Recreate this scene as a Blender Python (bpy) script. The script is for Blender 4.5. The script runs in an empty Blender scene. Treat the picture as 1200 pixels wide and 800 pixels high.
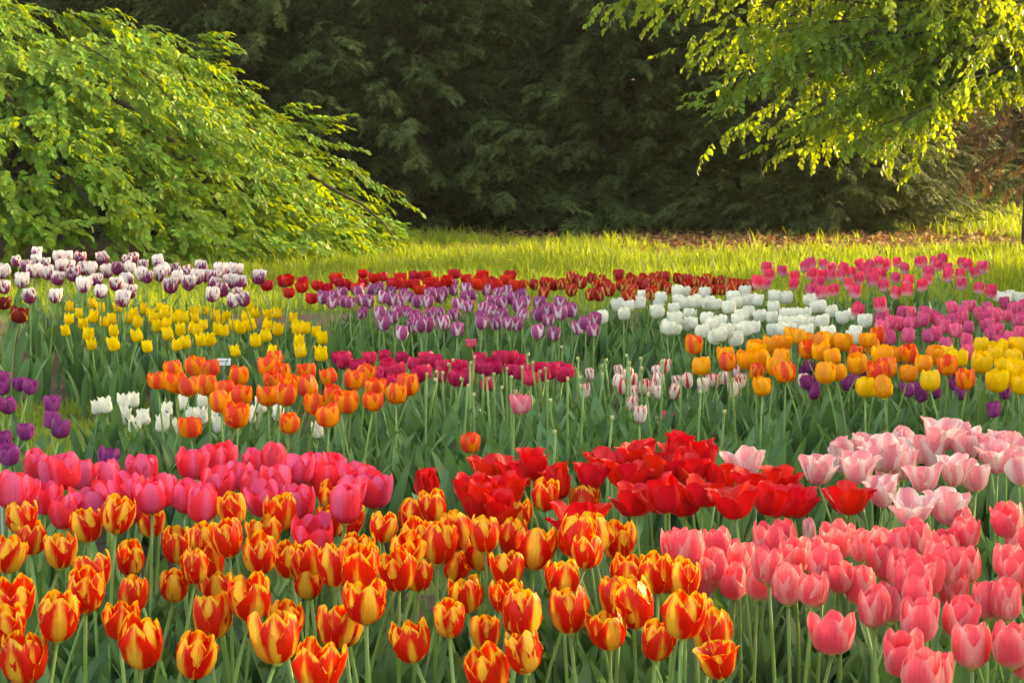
import bpy, math, random
import numpy as np
from mathutils import Vector, Matrix
rng = np.random.default_rng(7); random.seed(7)
R = math.radians
scene = bpy.context.scene; C = scene.collection

# ------------------------------------------------------------ camera, sky, sun, exposure
F = 2333.0; CAMZ = 1.2; HORIZON = 162.0
PITCH = math.atan((400 - HORIZON) / F)
cam_d = bpy.data.cameras.new('camera'); cam = bpy.data.objects.new('camera', cam_d); C.objects.link(cam)
cam.location = (0, 0, CAMZ); cam.rotation_euler = (math.pi/2 - PITCH, 0, 0)
cam_d.lens = F/1200*36; cam_d.sensor_width = 36; cam_d.clip_start = .05; cam_d.clip_end = 400
cam_d.dof.use_dof = True; cam_d.dof.focus_distance = 5.2; cam_d.dof.aperture_fstop = 32
scene.camera = cam
SUN_EL = R(17); SUN_AZ = R(62)          # azimuth clockwise from +Y (towards the right of the view, slightly behind the scene)
w = bpy.data.worlds.new('World'); scene.world = w; w.use_nodes = True
wn = w.node_tree.nodes; bg = wn['Background']
sky = wn.new('ShaderNodeTexSky'); sky.sky_type = 'NISHITA'; sky.sun_disc = False
sky.sun_elevation = SUN_EL; sky.sun_rotation = SUN_AZ; sky.dust_density = 3.5; sky.ozone_density = .35; sky.air_density = 1.0
w.node_tree.links.new(sky.outputs[0], bg.inputs[0]); bg.inputs[1].default_value = .15
sd = bpy.data.lights.new('sun', 'SUN'); sun = bpy.data.objects.new('sun', sd); C.objects.link(sun)
sd.energy = 2.0; sd.angle = R(.5); sd.color = (1, .83, .56)
tosun = Vector((math.sin(SUN_AZ)*math.cos(SUN_EL), math.cos(SUN_AZ)*math.cos(SUN_EL), math.sin(SUN_EL)))
sun.rotation_euler = tosun.to_track_quat('Z', 'Y').to_euler(); sun.location = (10, 5, 10)
scene.view_settings.view_transform = 'Standard'; scene.view_settings.look = 'None'
scene.view_settings.exposure = 2.33
scene.view_settings.use_white_balance = True; scene.view_settings.white_balance_temperature = 8800; scene.view_settings.white_balance_tint = 8; scene.view_settings.gamma = 1
scene.cycles.max_bounces = 8; scene.cycles.transparent_max_bounces = 8

# ------------------------------------------------------------ helpers
def at(px, py, z):
    "point of height z seen at photo pixel px,py"
    right = Vector((1, 0, 0)); fwd = Vector((0, math.cos(PITCH), -math.sin(PITCH))); up = Vector((0, math.sin(PITCH), math.cos(PITCH)))
    d = right*(px-600) + up*(400-py) + fwd*F
    t = (z-CAMZ)/d.z
    return Vector((0, 0, CAMZ)) + d*t
def at_y(px, py, Y):
    fwd = Vector((0, math.cos(PITCH), -math.sin(PITCH))); up = Vector((0, math.sin(PITCH), math.cos(PITCH)))
    d = Vector((px-600, 0, 0)) + up*(400-py) + fwd*F
    return Vector((0, 0, CAMZ)) + d*(Y/d.y)
def nprot(a, axis):
    c, s = math.cos(a), math.sin(a)
    return np.array({'x': [[1,0,0],[0,c,-s],[0,s,c]], 'y': [[c,0,s],[0,1,0],[-s,0,c]], 'z': [[c,-s,0],[s,c,0],[0,0,1]]}[axis])
def mesh_np(name, V, faces, mat, smooth=False, uv=None):
    """V Nx3; faces list of int arrays (each MxK)"""
    me = bpy.data.meshes.new(name)
    loops = np.concatenate([f.ravel() for f in faces]).astype(np.int32)
    tot = np.concatenate([np.full(len(f), f.shape[1], np.int32) for f in faces])
    start = np.concatenate([[0], np.cumsum(tot)[:-1]]).astype(np.int32)
    me.vertices.add(len(V)); me.vertices.foreach_set('co', np.asarray(V, np.float32).ravel())
    me.loops.add(len(loops)); me.loops.foreach_set('vertex_index', loops)
    me.polygons.add(len(tot)); me.polygons.foreach_set('loop_start', start)
    me.polygons.foreach_set('use_smooth', np.full(len(tot), smooth))
    if uv is not None:
        l = me.uv_layers.new(name='UVMap'); l.data.foreach_set('uv', np.asarray(uv, np.float32)[loops].ravel())
    me.update(calc_edges=True); me.validate()
    me.materials.append(mat)
    return me
def link(name, data, parent=None, loc=None):
    o = bpy.data.objects.new(name, data); C.objects.link(o)
    if parent: o.parent = parent
    if loc is not None: o.location = loc
    return o
def tag(o, label=None, cat=None, group=None, kind=None):
    if label: o['label'] = label
    if cat: o['category'] = cat
    if group: o['group'] = group
    if kind: o['kind'] = kind
    return o
class Geo:
    "collects template copies into one mesh"
    def __init__(s): s.V = []; s.F = {}; s.UV = []; s.n = 0
    def add(s, V, faces, uv=None):
        V = np.asarray(V); s.V.append(V)
        for f in faces:
            f = np.asarray(f); s.F.setdefault(f.shape[1], []).append(f + s.n)
        s.UV.append(uv if uv is not None else np.zeros((len(V), 2))); s.n += len(V)
    def scatter(s, tV, tF, M, P, uv=None):
        "M: Nx3x3, P: Nx3"
        N = len(P); k = len(tV)
        V = np.einsum('nij,kj->nki', M, tV) + P[:, None, :]
        off = (np.arange(N)*k)[:, None, None]
        s.add(V.reshape(-1, 3), [(np.asarray(f)[None] + off).reshape(-1, f.shape[1]) for f in tF],
              None if uv is None else np.tile(uv, (N, 1)))
    def mesh(s, name, mat, smooth=False):
        return mesh_np(name, np.concatenate(s.V), [np.concatenate(v) for v in s.F.values()], mat, smooth, np.concatenate(s.UV))
def tube(geo, pts, radii, n=8):
    pts = [Vector(p) for p in pts]; V = []; m = len(pts)
    for i, p in enumerate(pts):
        t = (pts[min(i+1, m-1)] - pts[max(i-1, 0)]).normalized()
        a = t.orthogonal().normalized(); b = t.cross(a)
        if i and (a.dot(pa) < 0): a = -a; b = -b
        if i: a = (pa - t*pa.dot(t)).normalized(); b = t.cross(a)
        pa = a
        for k in range(n):
            q = 2*math.pi*k/n; V.append(p + (a*math.cos(q) + b*math.sin(q))*radii[i])
    F4 = [[i*n+k, i*n+(k+1) % n, (i+1)*n+(k+1) % n, (i+1)*n+k] for i in range(m-1) for k in range(n)]
    V.append(pts[-1]); e = len(V)-1
    F3 = [[(m-1)*n+k, (m-1)*n+(k+1) % n, e] for k in range(n)]
    geo.add(np.array([tuple(v) for v in V]), [np.array(F4), np.array(F3)])

# ------------------------------------------------------------ materials
class NT:
    def __init__(s, name):
        s.m = bpy.data.materials.new(name); s.m.use_nodes = True; s.t = s.m.node_tree; s.t.nodes.clear()
    def n(s, ty, **kw):
        x = s.t.nodes.new(ty)
        for k, v in kw.items(): setattr(x, k, v)
        return x
    def l(s, a, b): s.t.links.new(a, b)
    def val(s, sock, v):
        if hasattr(v, 'is_output'): s.l(v, sock)
        else: sock.default_value = v
    def math(s, op, a, b=0, c=0, clamp=False):
        x = s.n('ShaderNodeMath', operation=op, use_clamp=clamp); s.val(x.inputs[0], a); s.val(x.inputs[1], b); s.val(x.inputs[2], c); return x.outputs[0]
    def step(s, v, a, b):
        x = s.n('ShaderNodeMapRange', interpolation_type='SMOOTHSTEP', clamp=True); s.val(x.inputs[0], v); x.inputs[1].default_value = a; x.inputs[2].default_value = b; return x.outputs[0]
    def mix(s, f, a, b):
        x = s.n('ShaderNodeMix', data_type='RGBA'); s.val(x.inputs[0], f)
        s.val(x.inputs[6], (*a, 1) if isinstance(a, tuple) else a); s.val(x.inputs[7], (*b, 1) if isinstance(b, tuple) else b); return x.outputs[2]
    def noise(s, vec, scale, detail=2, rough=.5):
        x = s.n('ShaderNodeTexNoise'); x.inputs['Scale'].default_value = scale; x.inputs['Detail'].default_value = detail; x.inputs['Roughness'].default_value = rough
        if vec is not None: s.l(vec, x.inputs['Vector'])
        return x.outputs[0]
    def hsv(s, col, h=.5, sa=1, v=1):
        x = s.n('ShaderNodeHueSaturation'); s.val(x.inputs['Hue'], h); s.val(x.inputs['Saturation'], sa); s.val(x.inputs['Value'], v); s.l(col, x.inputs['Color']); return x.outputs[0]
    def out(s, col, rough=.5, trans=0, spec=.3, bump=None, tcol=None, bstr=.3, bdist=.002):
        p = s.n('ShaderNodeBsdfPrincipled'); s.val(p.inputs['Base Color'], (*col, 1) if isinstance(col, tuple) else col)
        s.val(p.inputs['Roughness'], rough); p.inputs['Specular IOR Level'].default_value = spec
        if bump is not None:
            b = s.n('ShaderNodeBump'); b.inputs['Strength'].default_value = bstr; b.inputs['Distance'].default_value = bdist; s.l(bump, b.inputs['Height']); s.l(b.outputs[0], p.inputs['Normal'])
        o = s.n('ShaderNodeOutputMaterial')
        if trans:
            t = s.n('ShaderNodeBsdfTranslucent'); tc = tcol if tcol is not None else col; s.val(t.inputs[0], (*tc, 1) if isinstance(tc, tuple) else tc)
            mx = s.n('ShaderNodeMixShader'); mx.inputs[0].default_value = trans; s.l(p.outputs[0], mx.inputs[1]); s.l(t.outputs[0], mx.inputs[2]); s.l(mx.outputs[0], o.inputs[0])
        else: s.l(p.outputs[0], o.inputs[0])
        return s.m

def petal_mat(name, centre, edge, base, a=1.0, b=.2, n=.35, r=.25, t0=.4, t1=.9, base_v=(.03, .2), rim=None, rim_r=.9, vary=.06, trans=.38, centre2=None):
    m = NT(name)
    uv = m.n('ShaderNodeUVMap'); sp = m.n('ShaderNodeSeparateXYZ'); m.l(uv.outputs[0], sp.inputs[0])
    u, v = sp.outputs[0], sp.outputs[1]
    rnd = m.n('ShaderNodeObjectInfo').outputs['Random']
    ua = m.math('ABSOLUTE', m.math('MULTIPLY_ADD', u, 2, -1))
    cb = m.n('ShaderNodeCombineXYZ'); m.l(m.math('MULTIPLY', u, 9), cb.inputs[0]); m.l(m.math('MULTIPLY', v, 1.6), cb.inputs[1]); m.l(m.math('MULTIPLY', rnd, 37), cb.inputs[2])
    streak = m.noise(cb.outputs[0], 1.0, 3, .65)
    st = m.math('SUBTRACT', streak, .5)
    fine = m.n('ShaderNodeCombineXYZ'); m.l(m.math('MULTIPLY', u, 34), fine.inputs[0]); m.l(m.math('MULTIPLY', v, 2.5), fine.inputs[1]); m.l(rnd, fine.inputs[2])
    fn = m.noise(fine.outputs[0], 1.0, 2)
    s = m.math('ADD', m.math('MULTIPLY', ua, a), m.math('MULTIPLY', v, b))
    s = m.math('ADD', s, m.math('MULTIPLY', st, n*3))
    s = m.math('ADD', s, m.math('MULTIPLY', m.math('SUBTRACT', rnd, .5), r))
    f = m.step(s, t0, t1)
    cc = m.mix(rnd, centre, centre2) if centre2 else centre
    col = m.mix(f, cc, edge)
    if rim:
        q = m.math('MAXIMUM', m.math('ADD', m.math('POWER', ua, 3), -.06), v)
        q = m.math('ADD', q, m.math('MULTIPLY', m.math('SUBTRACT', fn, .5), .35)); q = m.math('ADD', q, m.math('MULTIPLY', st, .5))
        col = m.mix(m.step(q, rim_r-.06, rim_r+.05), col, rim)
    col = m.mix(m.step(m.math('ADD', v, m.math('MULTIPLY', st, .15)), *base_v), base, col)
    col = m.hsv(col, m.math('MULTIPLY_ADD', rnd, vary*.12, .5-vary*.06), 1, m.math('MULTIPLY_ADD', fn, .44, m.math('MULTIPLY_ADD', rnd, vary*2.4, .78-vary)))
    return m.out(col, .42, trans, .35, bump=fn, bstr=.25, bdist=.0012)

PM = {
 'flamed': petal_mat('petal_flamed', (.96,.58,.06), (.77,.014,.006), (.85,.55,.06), a=1.0, b=.50, n=.22, r=.4, t0=.31, t1=.66, base_v=(.0,.12), rim=(.95,.55,.03), rim_r=.93, vary=.04),
 'coral': petal_mat('petal_coral', (.88,.095,.135), (.95,.41,.41), (.92,.68,.55), a=.8, b=.35, n=.3, t0=.35, t1=1.0, base_v=(-.02,.36), vary=.08),
 'rose': petal_mat('petal_rose', (.85,.12,.29), (.90,.04,.08), (.85,.4,.35), a=1.1, b=.15, n=.25, r=.6, t0=.12, t1=.7, base_v=(-.05,.12), vary=.06),
 'red': petal_mat('petal_red', (.74,.008,.012), (.82,.03,.02), (.5,.01,.01), a=.8, b=.3, t0=.5, t1=1.2, base_v=(-.05,.08), vary=.06, trans=.3),
 'pale': petal_mat('petal_pale_pink', (.88,.28,.36), (.95,.74,.72), (.85,.55,.62), a=.9, b=.35, n=.3, r=.3, t0=.3, t1=.9, base_v=(-.05,.2), vary=.05),
 'orange': petal_mat('petal_orange', (.85,.07,.03), (.96,.34,.014), (.9,.4,.03), a=1.0, b=.15, n=.22, r=.35, t0=.3, t1=.66, base_v=(-.03,.22), vary=.05),
 'gold': petal_mat('petal_gold', (.93,.33,.02), (.95,.50,.012), (.9,.5,.03), a=.9, b=.2, n=.3, r=.5, t0=.3, t1=.8, base_v=(-.03,.2), vary=.08),
 'lemon': petal_mat('petal_lemon', (.92,.58,.02), (.93,.66,.02), (.8,.6,.05), vary=.05),
 'yellow': petal_mat('petal_yellow', (.93,.66,.012), (.95,.72,.02), (.75,.66,.05), vary=.05, trans=.42),
 'white': petal_mat('petal_white', (.86,.86,.76), (.90,.90,.86), (.62,.72,.38), base_v=(-.05,.22), vary=.04),
 'lilac': petal_mat('petal_lilac', (.42,.07,.25), (.90,.74,.84), (.68,.5,.6), a=1.05, b=.25, n=.22, r=.2, t0=.60, t1=.95, base_v=(-.05,.16), vary=.12),
 'plumwhite': petal_mat('petal_plum_and_white', (.30,.03,.15), (.90,.82,.82), (.55,.4,.5), a=.35, b=.85, n=.45, r=.45, t0=.52, t1=.78, base_v=(-.08,.06), vary=.08),
 'plum': petal_mat('petal_plum', (.27,.03,.20), (.42,.07,.33), (.2,.05,.15), vary=.12),
 'magenta': petal_mat('petal_magenta', (.60,.012,.10), (.76,.05,.19), (.5,.1,.2), vary=.12),
 'hotpink': petal_mat('petal_hot_pink', (.88,.09,.24), (.88,.05,.15), (.95,.80,.80), a=.5, b=.6, n=.2, t0=.3, t1=.9, base_v=(.1,.62), vary=.1),
 'orchid': petal_mat('petal_orchid', (.80,.09,.28), (.90,.24,.40), (.85,.45,.5), vary=.12),
 'scarlet': petal_mat('petal_scarlet', (.58,.006,.012), (.70,.02,.02), (.4,.02,.02), vary=.12),
 'russet': petal_mat('petal_russet', (.48,.015,.012), (.88,.48,.12), (.6,.3,.05), a=1.05, b=.3, n=.2, r=.2, t0=.74, t1=1.0, base_v=(-.05,.08), vary=.1),
 'candy': petal_mat('petal_candy', (.66,.03,.05), (.88,.84,.78), (.8,.8,.7), a=1.0, b=.1, n=.45, r=.3, t0=.15, t1=.4, base_v=(-.05,.15), vary=.05),
 'maroon': petal_mat('petal_maroon', (.2,.008,.01), (.85,.5,.03), (.3,.02,.01), a=.8, b=.5, n=.25, t0=.95, t1=1.1, vary=.08),
 'pinkone': petal_mat('petal_soft_pink', (.75,.14,.27), (.88,.40,.46), (.8,.6,.6), vary=.06),
}
def leaf_mat(name, c1, c2, rough=.45, trans=.3, tcol=None, scale=6, spec=.35, hue=.03, island=False, uvstreak=True):
    m = NT(name)
    rnd = (m.n('ShaderNodeNewGeometry').outputs['Random Per Island'] if island else m.n('ShaderNodeObjectInfo').outputs['Random'])
    tc = m.n('ShaderNodeTexCoord')
    nz = m.noise(tc.outputs['Object'], scale, 3)
    f = m.math('ADD', m.math('MULTIPLY', nz, .9), m.math('MULTIPLY_ADD', rnd, .6, -.25), clamp=True)
    col = m.mix(f, c1, c2)
    bump = None
    if uvstreak:
        uv = m.n('ShaderNodeUVMap'); sp = m.n('ShaderNodeSeparateXYZ'); m.l(uv.outputs[0], sp.inputs[0])
        cb = m.n('ShaderNodeCombineXYZ'); m.l(m.math('MULTIPLY', sp.outputs[0], 40), cb.inputs[0]); m.l(sp.outputs[1], cb.inputs[1]); m.l(rnd, cb.inputs[2])
        bump = m.noise(cb.outputs[0], 1, 1)
        col = m.hsv(col, .5, 1, m.math('MULTIPLY_ADD', bump, .5, .75))
    col = m.hsv(col, m.math('MULTIPLY_ADD', rnd, hue, .5-hue/2), 1, m.math('MULTIPLY_ADD', rnd, .3, .85))
    t = col if tcol is None else m.mix(.65, col, tcol)
    return m.out(col, rough, trans, spec, bump=bump, tcol=t)
M_LEAF = leaf_mat('tulip_leaf', (.050,.130,.050), (.165,.295,.13), .5, .28, (.16,.34,.04), 9, island=False, spec=.22)
M_STEM = leaf_mat('tulip_stem', (.17,.30,.07), (.26,.42,.13), .45, .15, None, 20, uvstreak=False)
M_CUT = leaf_mat('cut_tip', (.45,.42,.16), (.55,.5,.25), .6, 0, None, 40, uvstreak=False)
M_PISTIL = leaf_mat('pistil', (.35,.42,.08), (.5,.5,.12), .5, 0, None, 40, uvstreak=False)
M_BEECH = leaf_mat('beech_leaf', (.080,.19,.014), (.19,.33,.03), .45, .38, (.46,.54,.015), 1.2, hue=.06, island=True, uvstreak=False, spec=.3)
M_HORN = leaf_mat('hornbeam_leaf', (.10,.20,.02), (.20,.33,.04), .42, .5, (.48,.56,.02), 1.2, hue=.05, island=True, uvstreak=False, spec=.45)
M_COPPER = leaf_mat('copper_leaf', (.09,.055,.03), (.17,.11,.05), .5, .3, (.22,.13,.05), 2, hue=.04, island=True, uvstreak=False)
M_YEW = leaf_mat('yew_leaf', (.045,.080,.026), (.155,.19,.062), .65, .25, None, .9, hue=.04, island=True, uvstreak=False, spec=.2)
M_FARWOOD = leaf_mat('far_leaf', (.02,.045,.025), (.05,.085,.04), .7, .1, None, .5, island=True, uvstreak=False, spec=.1)
M_GRASS = leaf_mat('grass_blade', (.06,.15,.018), (.20,.30,.035), .5, .5, (.46,.54,.025), .7, hue=.05, island=True, uvstreak=False)
M_LITTER = leaf_mat('dry_leaf', (.16,.07,.03), (.38,.2,.09), .7, .2, None, 5, hue=.04, island=True, uvstreak=False)
def bark_mat():
    m = NT('bark'); tc = m.n('ShaderNodeTexCoord'); mp = m.n('ShaderNodeMapping'); mp.inputs['Scale'].default_value = (8, 8, 1.5); m.l(tc.outputs['Object'], mp.inputs[0])
    nz = m.noise(mp.outputs[0], 4, 5, .65)
    return m.out(m.mix(nz, (.035,.028,.02), (.13,.10,.075)), .85, 0, .2, bump=nz, bstr=.6, bdist=.02)
M_BARK = bark_mat()
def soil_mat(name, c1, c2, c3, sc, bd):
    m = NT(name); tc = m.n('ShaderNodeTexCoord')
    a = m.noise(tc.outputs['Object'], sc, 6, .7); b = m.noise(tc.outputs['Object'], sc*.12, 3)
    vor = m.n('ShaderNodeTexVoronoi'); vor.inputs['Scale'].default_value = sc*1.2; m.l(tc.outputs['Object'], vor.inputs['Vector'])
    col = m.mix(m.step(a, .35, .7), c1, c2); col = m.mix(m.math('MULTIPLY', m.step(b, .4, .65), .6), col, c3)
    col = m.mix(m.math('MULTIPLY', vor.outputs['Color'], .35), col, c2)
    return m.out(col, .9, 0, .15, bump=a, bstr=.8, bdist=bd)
M_MULCH = soil_mat('mulch', (.05,.032,.02), (.20,.135,.085), (.09,.07,.045), 45, .02)
M_TURF = soil_mat('turf', (.06,.10,.02), (.15,.2,.04), (.11,.12,.04), 14, .02)
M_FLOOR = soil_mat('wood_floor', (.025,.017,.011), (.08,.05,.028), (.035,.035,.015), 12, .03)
def plain(name, col, rough=.5, spec=.3): m = NT(name); return m.out(col, rough, 0, spec)
M_LABEL = plain('white_plastic', (.78,.8,.82), .35)
M_STAKE = plain('stake_metal', (.45,.46,.47), .35)
M_PRINT = plain('grey_print', (.12,.12,.13), .6)

# ------------------------------------------------------------ the setting
def grid_sheet(name, x0, x1, y0, y1, z, mat, nx=60, ny=60, amp=0, outline=None):
    X, Y = np.meshgrid(np.linspace(x0, x1, nx+1), np.linspace(y0, y1, ny+1)); 
    Z = z + amp*(np.sin(X*1.3+Y*.4)*np.cos(Y*.9-X*.3))
    V = np.stack([X.ravel(), Y.ravel(), Z.ravel()], 1); i = np.arange(ny)[:, None]*(nx+1)+np.arange(nx)[None]
    Fq = np.stack([i, i+1, i+nx+2, i+nx+1], -1).reshape(-1, 4)
    return link(name, mesh_np(name, V, [Fq], mat))
g = grid_sheet('ground', -150, 150, -30, 300, 0, M_TURF); tag(g, 'green turf ground running from the beds to the trees', kind='structure')
def blob(name, pts, z, mat, label):
    # smooth closed outline through pts (Catmull-Rom) as a fan
    n = len(pts); out = []
    for i in range(n):
        p0, p1, p2, p3 = [Vector(pts[(i+k-1) % n]) for k in range(4)]
        for t in np.linspace(0, 1, 8, endpoint=False):
            q = .5*((2*p1)+(p2-p0)*t+(2*p0-5*p1+4*p2-p3)*t*t+(3*p1-p0-3*p2+p3)*t**3)
            out.append((q.x+random.uniform(-.03, .03), q.y+random.uniform(-.03, .03), z))
    me = bpy.data.meshes.new(name); me.from_pydata(out, [], [list(range(len(out)))]); me.materials.append(mat)
    o = link(name, me); tag(o, label, kind='structure'); return o
blob('mulch_bed', [(-3,1.2),(0,1),(3,1.2),(3.4,3),(3,4.9),(1.6,5.3),(0,5.2),(-1.6,5.0),(-3,4.6)], .004, M_MULCH, 'brown bark mulch under the nearest tulips')
blob('mulch_bed', [(-3.4,5.4),(-1.0,5.35),(.8,5.65),(2.2,6.0),(4.6,6.1),(5.6,9),(5.2,12.6),(2.5,13.8),(-1,13.6),(-3.4,13.0),(-4,10.4),(-3.2,8.9),(-1.9,8.5),(-1.3,7.9),(-1.5,7.1),(-2.4,6.6)], .004, M_MULCH, 'brown bark mulch under the middle and back tulips')
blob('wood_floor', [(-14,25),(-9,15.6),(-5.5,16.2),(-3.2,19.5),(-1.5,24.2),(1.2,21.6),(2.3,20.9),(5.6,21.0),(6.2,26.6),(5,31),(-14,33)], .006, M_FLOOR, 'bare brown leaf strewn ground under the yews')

# grass
def tuft(nb, h, spread, wd):
    V = []; F = []
    for i in range(nb):
        a = random.uniform(0, 6.28); hh = h*random.uniform(.5, 1); lean = random.uniform(.1, .6)*hh
        bx, by = random.uniform(-spread, spread), random.uniform(-spread, spread); dx, dy = math.cos(a), math.sin(a); sx, sy = -dy*wd/2, dx*wd/2
        k = len(V)
        for t, ww in ((0, 1), (.5, .8), (1, .05)):
            l = lean*t*t
            V += [(bx+dx*l-sx*ww, by+dy*l-sy*ww, hh*(t-.12*t*t)), (bx+dx*l+sx*ww, by+dy*l+sy*ww, hh*(t-.12*t*t))]
        F += [[k, k+1, k+3, k+2], [k+2, k+3, k+5, k+4]]
    return np.array(V), [np.array(F)]
def rotz_many(n, smin=.7, smax=1.3):
    a = rng.uniform(0, 6.283, n); s = rng.uniform(smin, smax, n); M = np.zeros((n, 3, 3))
    M[:, 0, 0] = np.cos(a); M[:, 0, 1] = -np.sin(a); M[:, 1, 0] = np.sin(a); M[:, 1, 1] = np.cos(a); M[:, 2, 2] = 1
    return M*s[:, None, None]
def field(geo, n, x0, x1, y0, y1, h, wd, nb, keep=None, smin=.6, smax=1.4):
    for k in range(5):
        V, Fc = tuft(nb, h, .07, wd)
        P = np.stack([rng.uniform(x0, x1, n//5), rng.uniform(y0, y1, n//5), np.zeros(n//5)], 1)
        P[:, 0] *= P[:, 1]/((y0+y1)/2) if keep is None else 1
        if keep is not None: P = P[keep(P)]
        M = rotz_many(len(P), smin, smax)
        cl = .55+.75*(np.sin(P[:, 0]*2.1+P[:, 1])*np.sin(P[:, 1]*1.7-P[:, 0]*.8)*.5+.5)
        geo.scatter(V, Fc, M*cl[:, None, None], P)
G = Geo()
def under(P): # thin out the grass under the yews and the beech
    x, y = P[:, 0], P[:, 1]
    d = np.hypot(x+7.5, (y-21)/.9); a = (d > 5.0)
    b = (y < 23.4 - 2.5*np.clip((x-.2)/1.5, 0, 1) + .35*np.sin(x*1.7)) | (x > 5.9) | (rng.random(len(x)) < .05)
    return a & b
field(G, 17000, -7, 9, 13.6, 24.5, .16, .009, 8, under)
field(G, 3500, 4.2, 16, 24.3, 40, .24, .016, 7, lambda P: P[:, 0] > -1)
tag(link('grass', G.mesh('grass', M_GRASS)), 'long sunlit yellow green grass between the tulips and the trees', 'grass', kind='stuff')
G = Geo()
field(G, 2600, -3.4, -1.2, 6.8, 8.9, .045, .004, 9, lambda P: (P[:, 0] < -1.35))
field(G, 2600, .4, 3.6, 5.35, 6.1, .045, .004, 9, lambda P: P[:, 1] > 5.25)
tag(link('lawn_grass', G.mesh('lawn_grass', M_GRASS)), 'short mown grass path between the beds', 'grass', kind='stuff')

# ------------------------------------------------------------ leafy sprays
def oval_leaf(L, W, fold=.25):
    V = np.array([(0,0,0),(0,.5*L,.0),(0,L,-.04*L),(-W*.42,.28*L,fold*W*.4),(-W*.40,.66*L,fold*W*.35),(W*.42,.28*L,fold*W*.4),(W*.40,.66*L,fold*W*.35)])
    return V, [np.array([[0,1,3],[0,5,1]]), np.array([[3,1,2,4],[1,5,6,2]])]
def spray(n, L, leafL, droop, side=.95, hang=.45, wid=.68):
    "twig along +Y with alternate leaves; returns verts/faces"
    geo = Geo(); lv, lf = oval_leaf(leafL, leafL*wid)
    Ms, Ps = [], []
    for i in range(n):
        t = (i+.6)/n; sgn = 1 if i % 2 else -1
        p = np.array([0, L*t, -droop*L*t*t]); ang = sgn*side*(1-.5*t)*random.uniform(.7, 1.2)
        if i == n-1: ang = random.uniform(-.2, .2)
        M = nprot(-ang, 'z') @ nprot(-hang*random.uniform(.2, 1.6), 'x') @ nprot(random.uniform(-.6, .6), 'y') * random.uniform(.65, 1.15)
        Ms.append(M); Ps.append(p)
    geo.scatter(lv, lf, np.array(Ms), np.array(Ps))
    tw = Geo(); pts = [(0, L*t, -droop*L*t*t) for t in (0, .35, .7, 1)]
    tube(geo, pts, [.004, .003, .002, .001], 3)
    V = np.concatenate(geo.V); return V, [np.concatenate(v) for v in geo.F.values()]
def yewspray(L, n=11):
    V = []; F = []
    def strip(p, d, l, wd, dz):
        d = np.array(d)/np.linalg.norm(d); s = np.cross(d, (0, 0, 1)); s /= np.linalg.norm(s); k = len(V)
        p = np.array(p); e = p+d*l+np.array([0, 0, dz]); m = p+d*l*.5+np.array([0, 0, dz*.3])
        up = np.array([0, 0, random.uniform(-.4, .4)])*wd
        V.extend([p-s*wd*.25, p+s*wd*.25, m-s*wd*.5+up, m+s*wd*.5-up, e-s*wd*.12, e+s*wd*.12]); F.extend([[k, k+1, k+3, k+2], [k+2, k+3, k+5, k+4]])
    for i in range(n):
        t = (i+.5)/n; l = L*.42*(1-.75*t)*random.uniform(.7, 1.25)
        for s in (-1, 1):
            strip((0, L*t, -.35*L*t*t), (s*math.sin(.9), math.cos(.9), random.uniform(-.35, .15)), l, .015, -.25*l)
    strip((0, 0, 0), (0, 1, -.12), L*.5, .018, 0); strip((0, L*.5, -.09*L), (0, 1, -.3), L*.5, .022, -.05)
    return np.array(V), [np.array(F)]
def frames(D, roll=.4):
    "rotation matrices whose Y axis is D (Nx3) and Z roughly up"
    D = D/np.linalg.norm(D, axis=1)[:, None]
    X = np.cross(D, np.array([0, 0, 1.])+rng.normal(0, roll, D.shape)*.6); X /= np.linalg.norm(X, axis=1)[:, None]+1e-9
    Z = np.cross(X, D)
    return np.stack([X, D, Z], 2)
SPR = [spray(11, .30, .088, .2, wid=.72) for _ in range(4)] + [spray(7, .2, .08, .3, wid=.72) for _ in range(3)]
SPB = [spray(11, .30, .080, .25, hang=.75, wid=.72) for _ in range(4)] + [spray(8, .2, .075, .3, hang=.6, wid=.72) for _ in range(3)]
YSP = [yewspray(random.uniform(.22, .34), 12) for _ in range(6)]
def scatter_mix(geo, templates, D, P, smin, smax, roll=.4):
    M = frames(D, roll)*rng.uniform(smin, smax, len(P))[:, None, None]; idx = rng.integers(0, len(templates), len(P))
    for k, (V, Fc) in enumerate(templates):
        s = idx == k
        if s.any(): geo.scatter(V, Fc, M[s], P[s])

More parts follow.
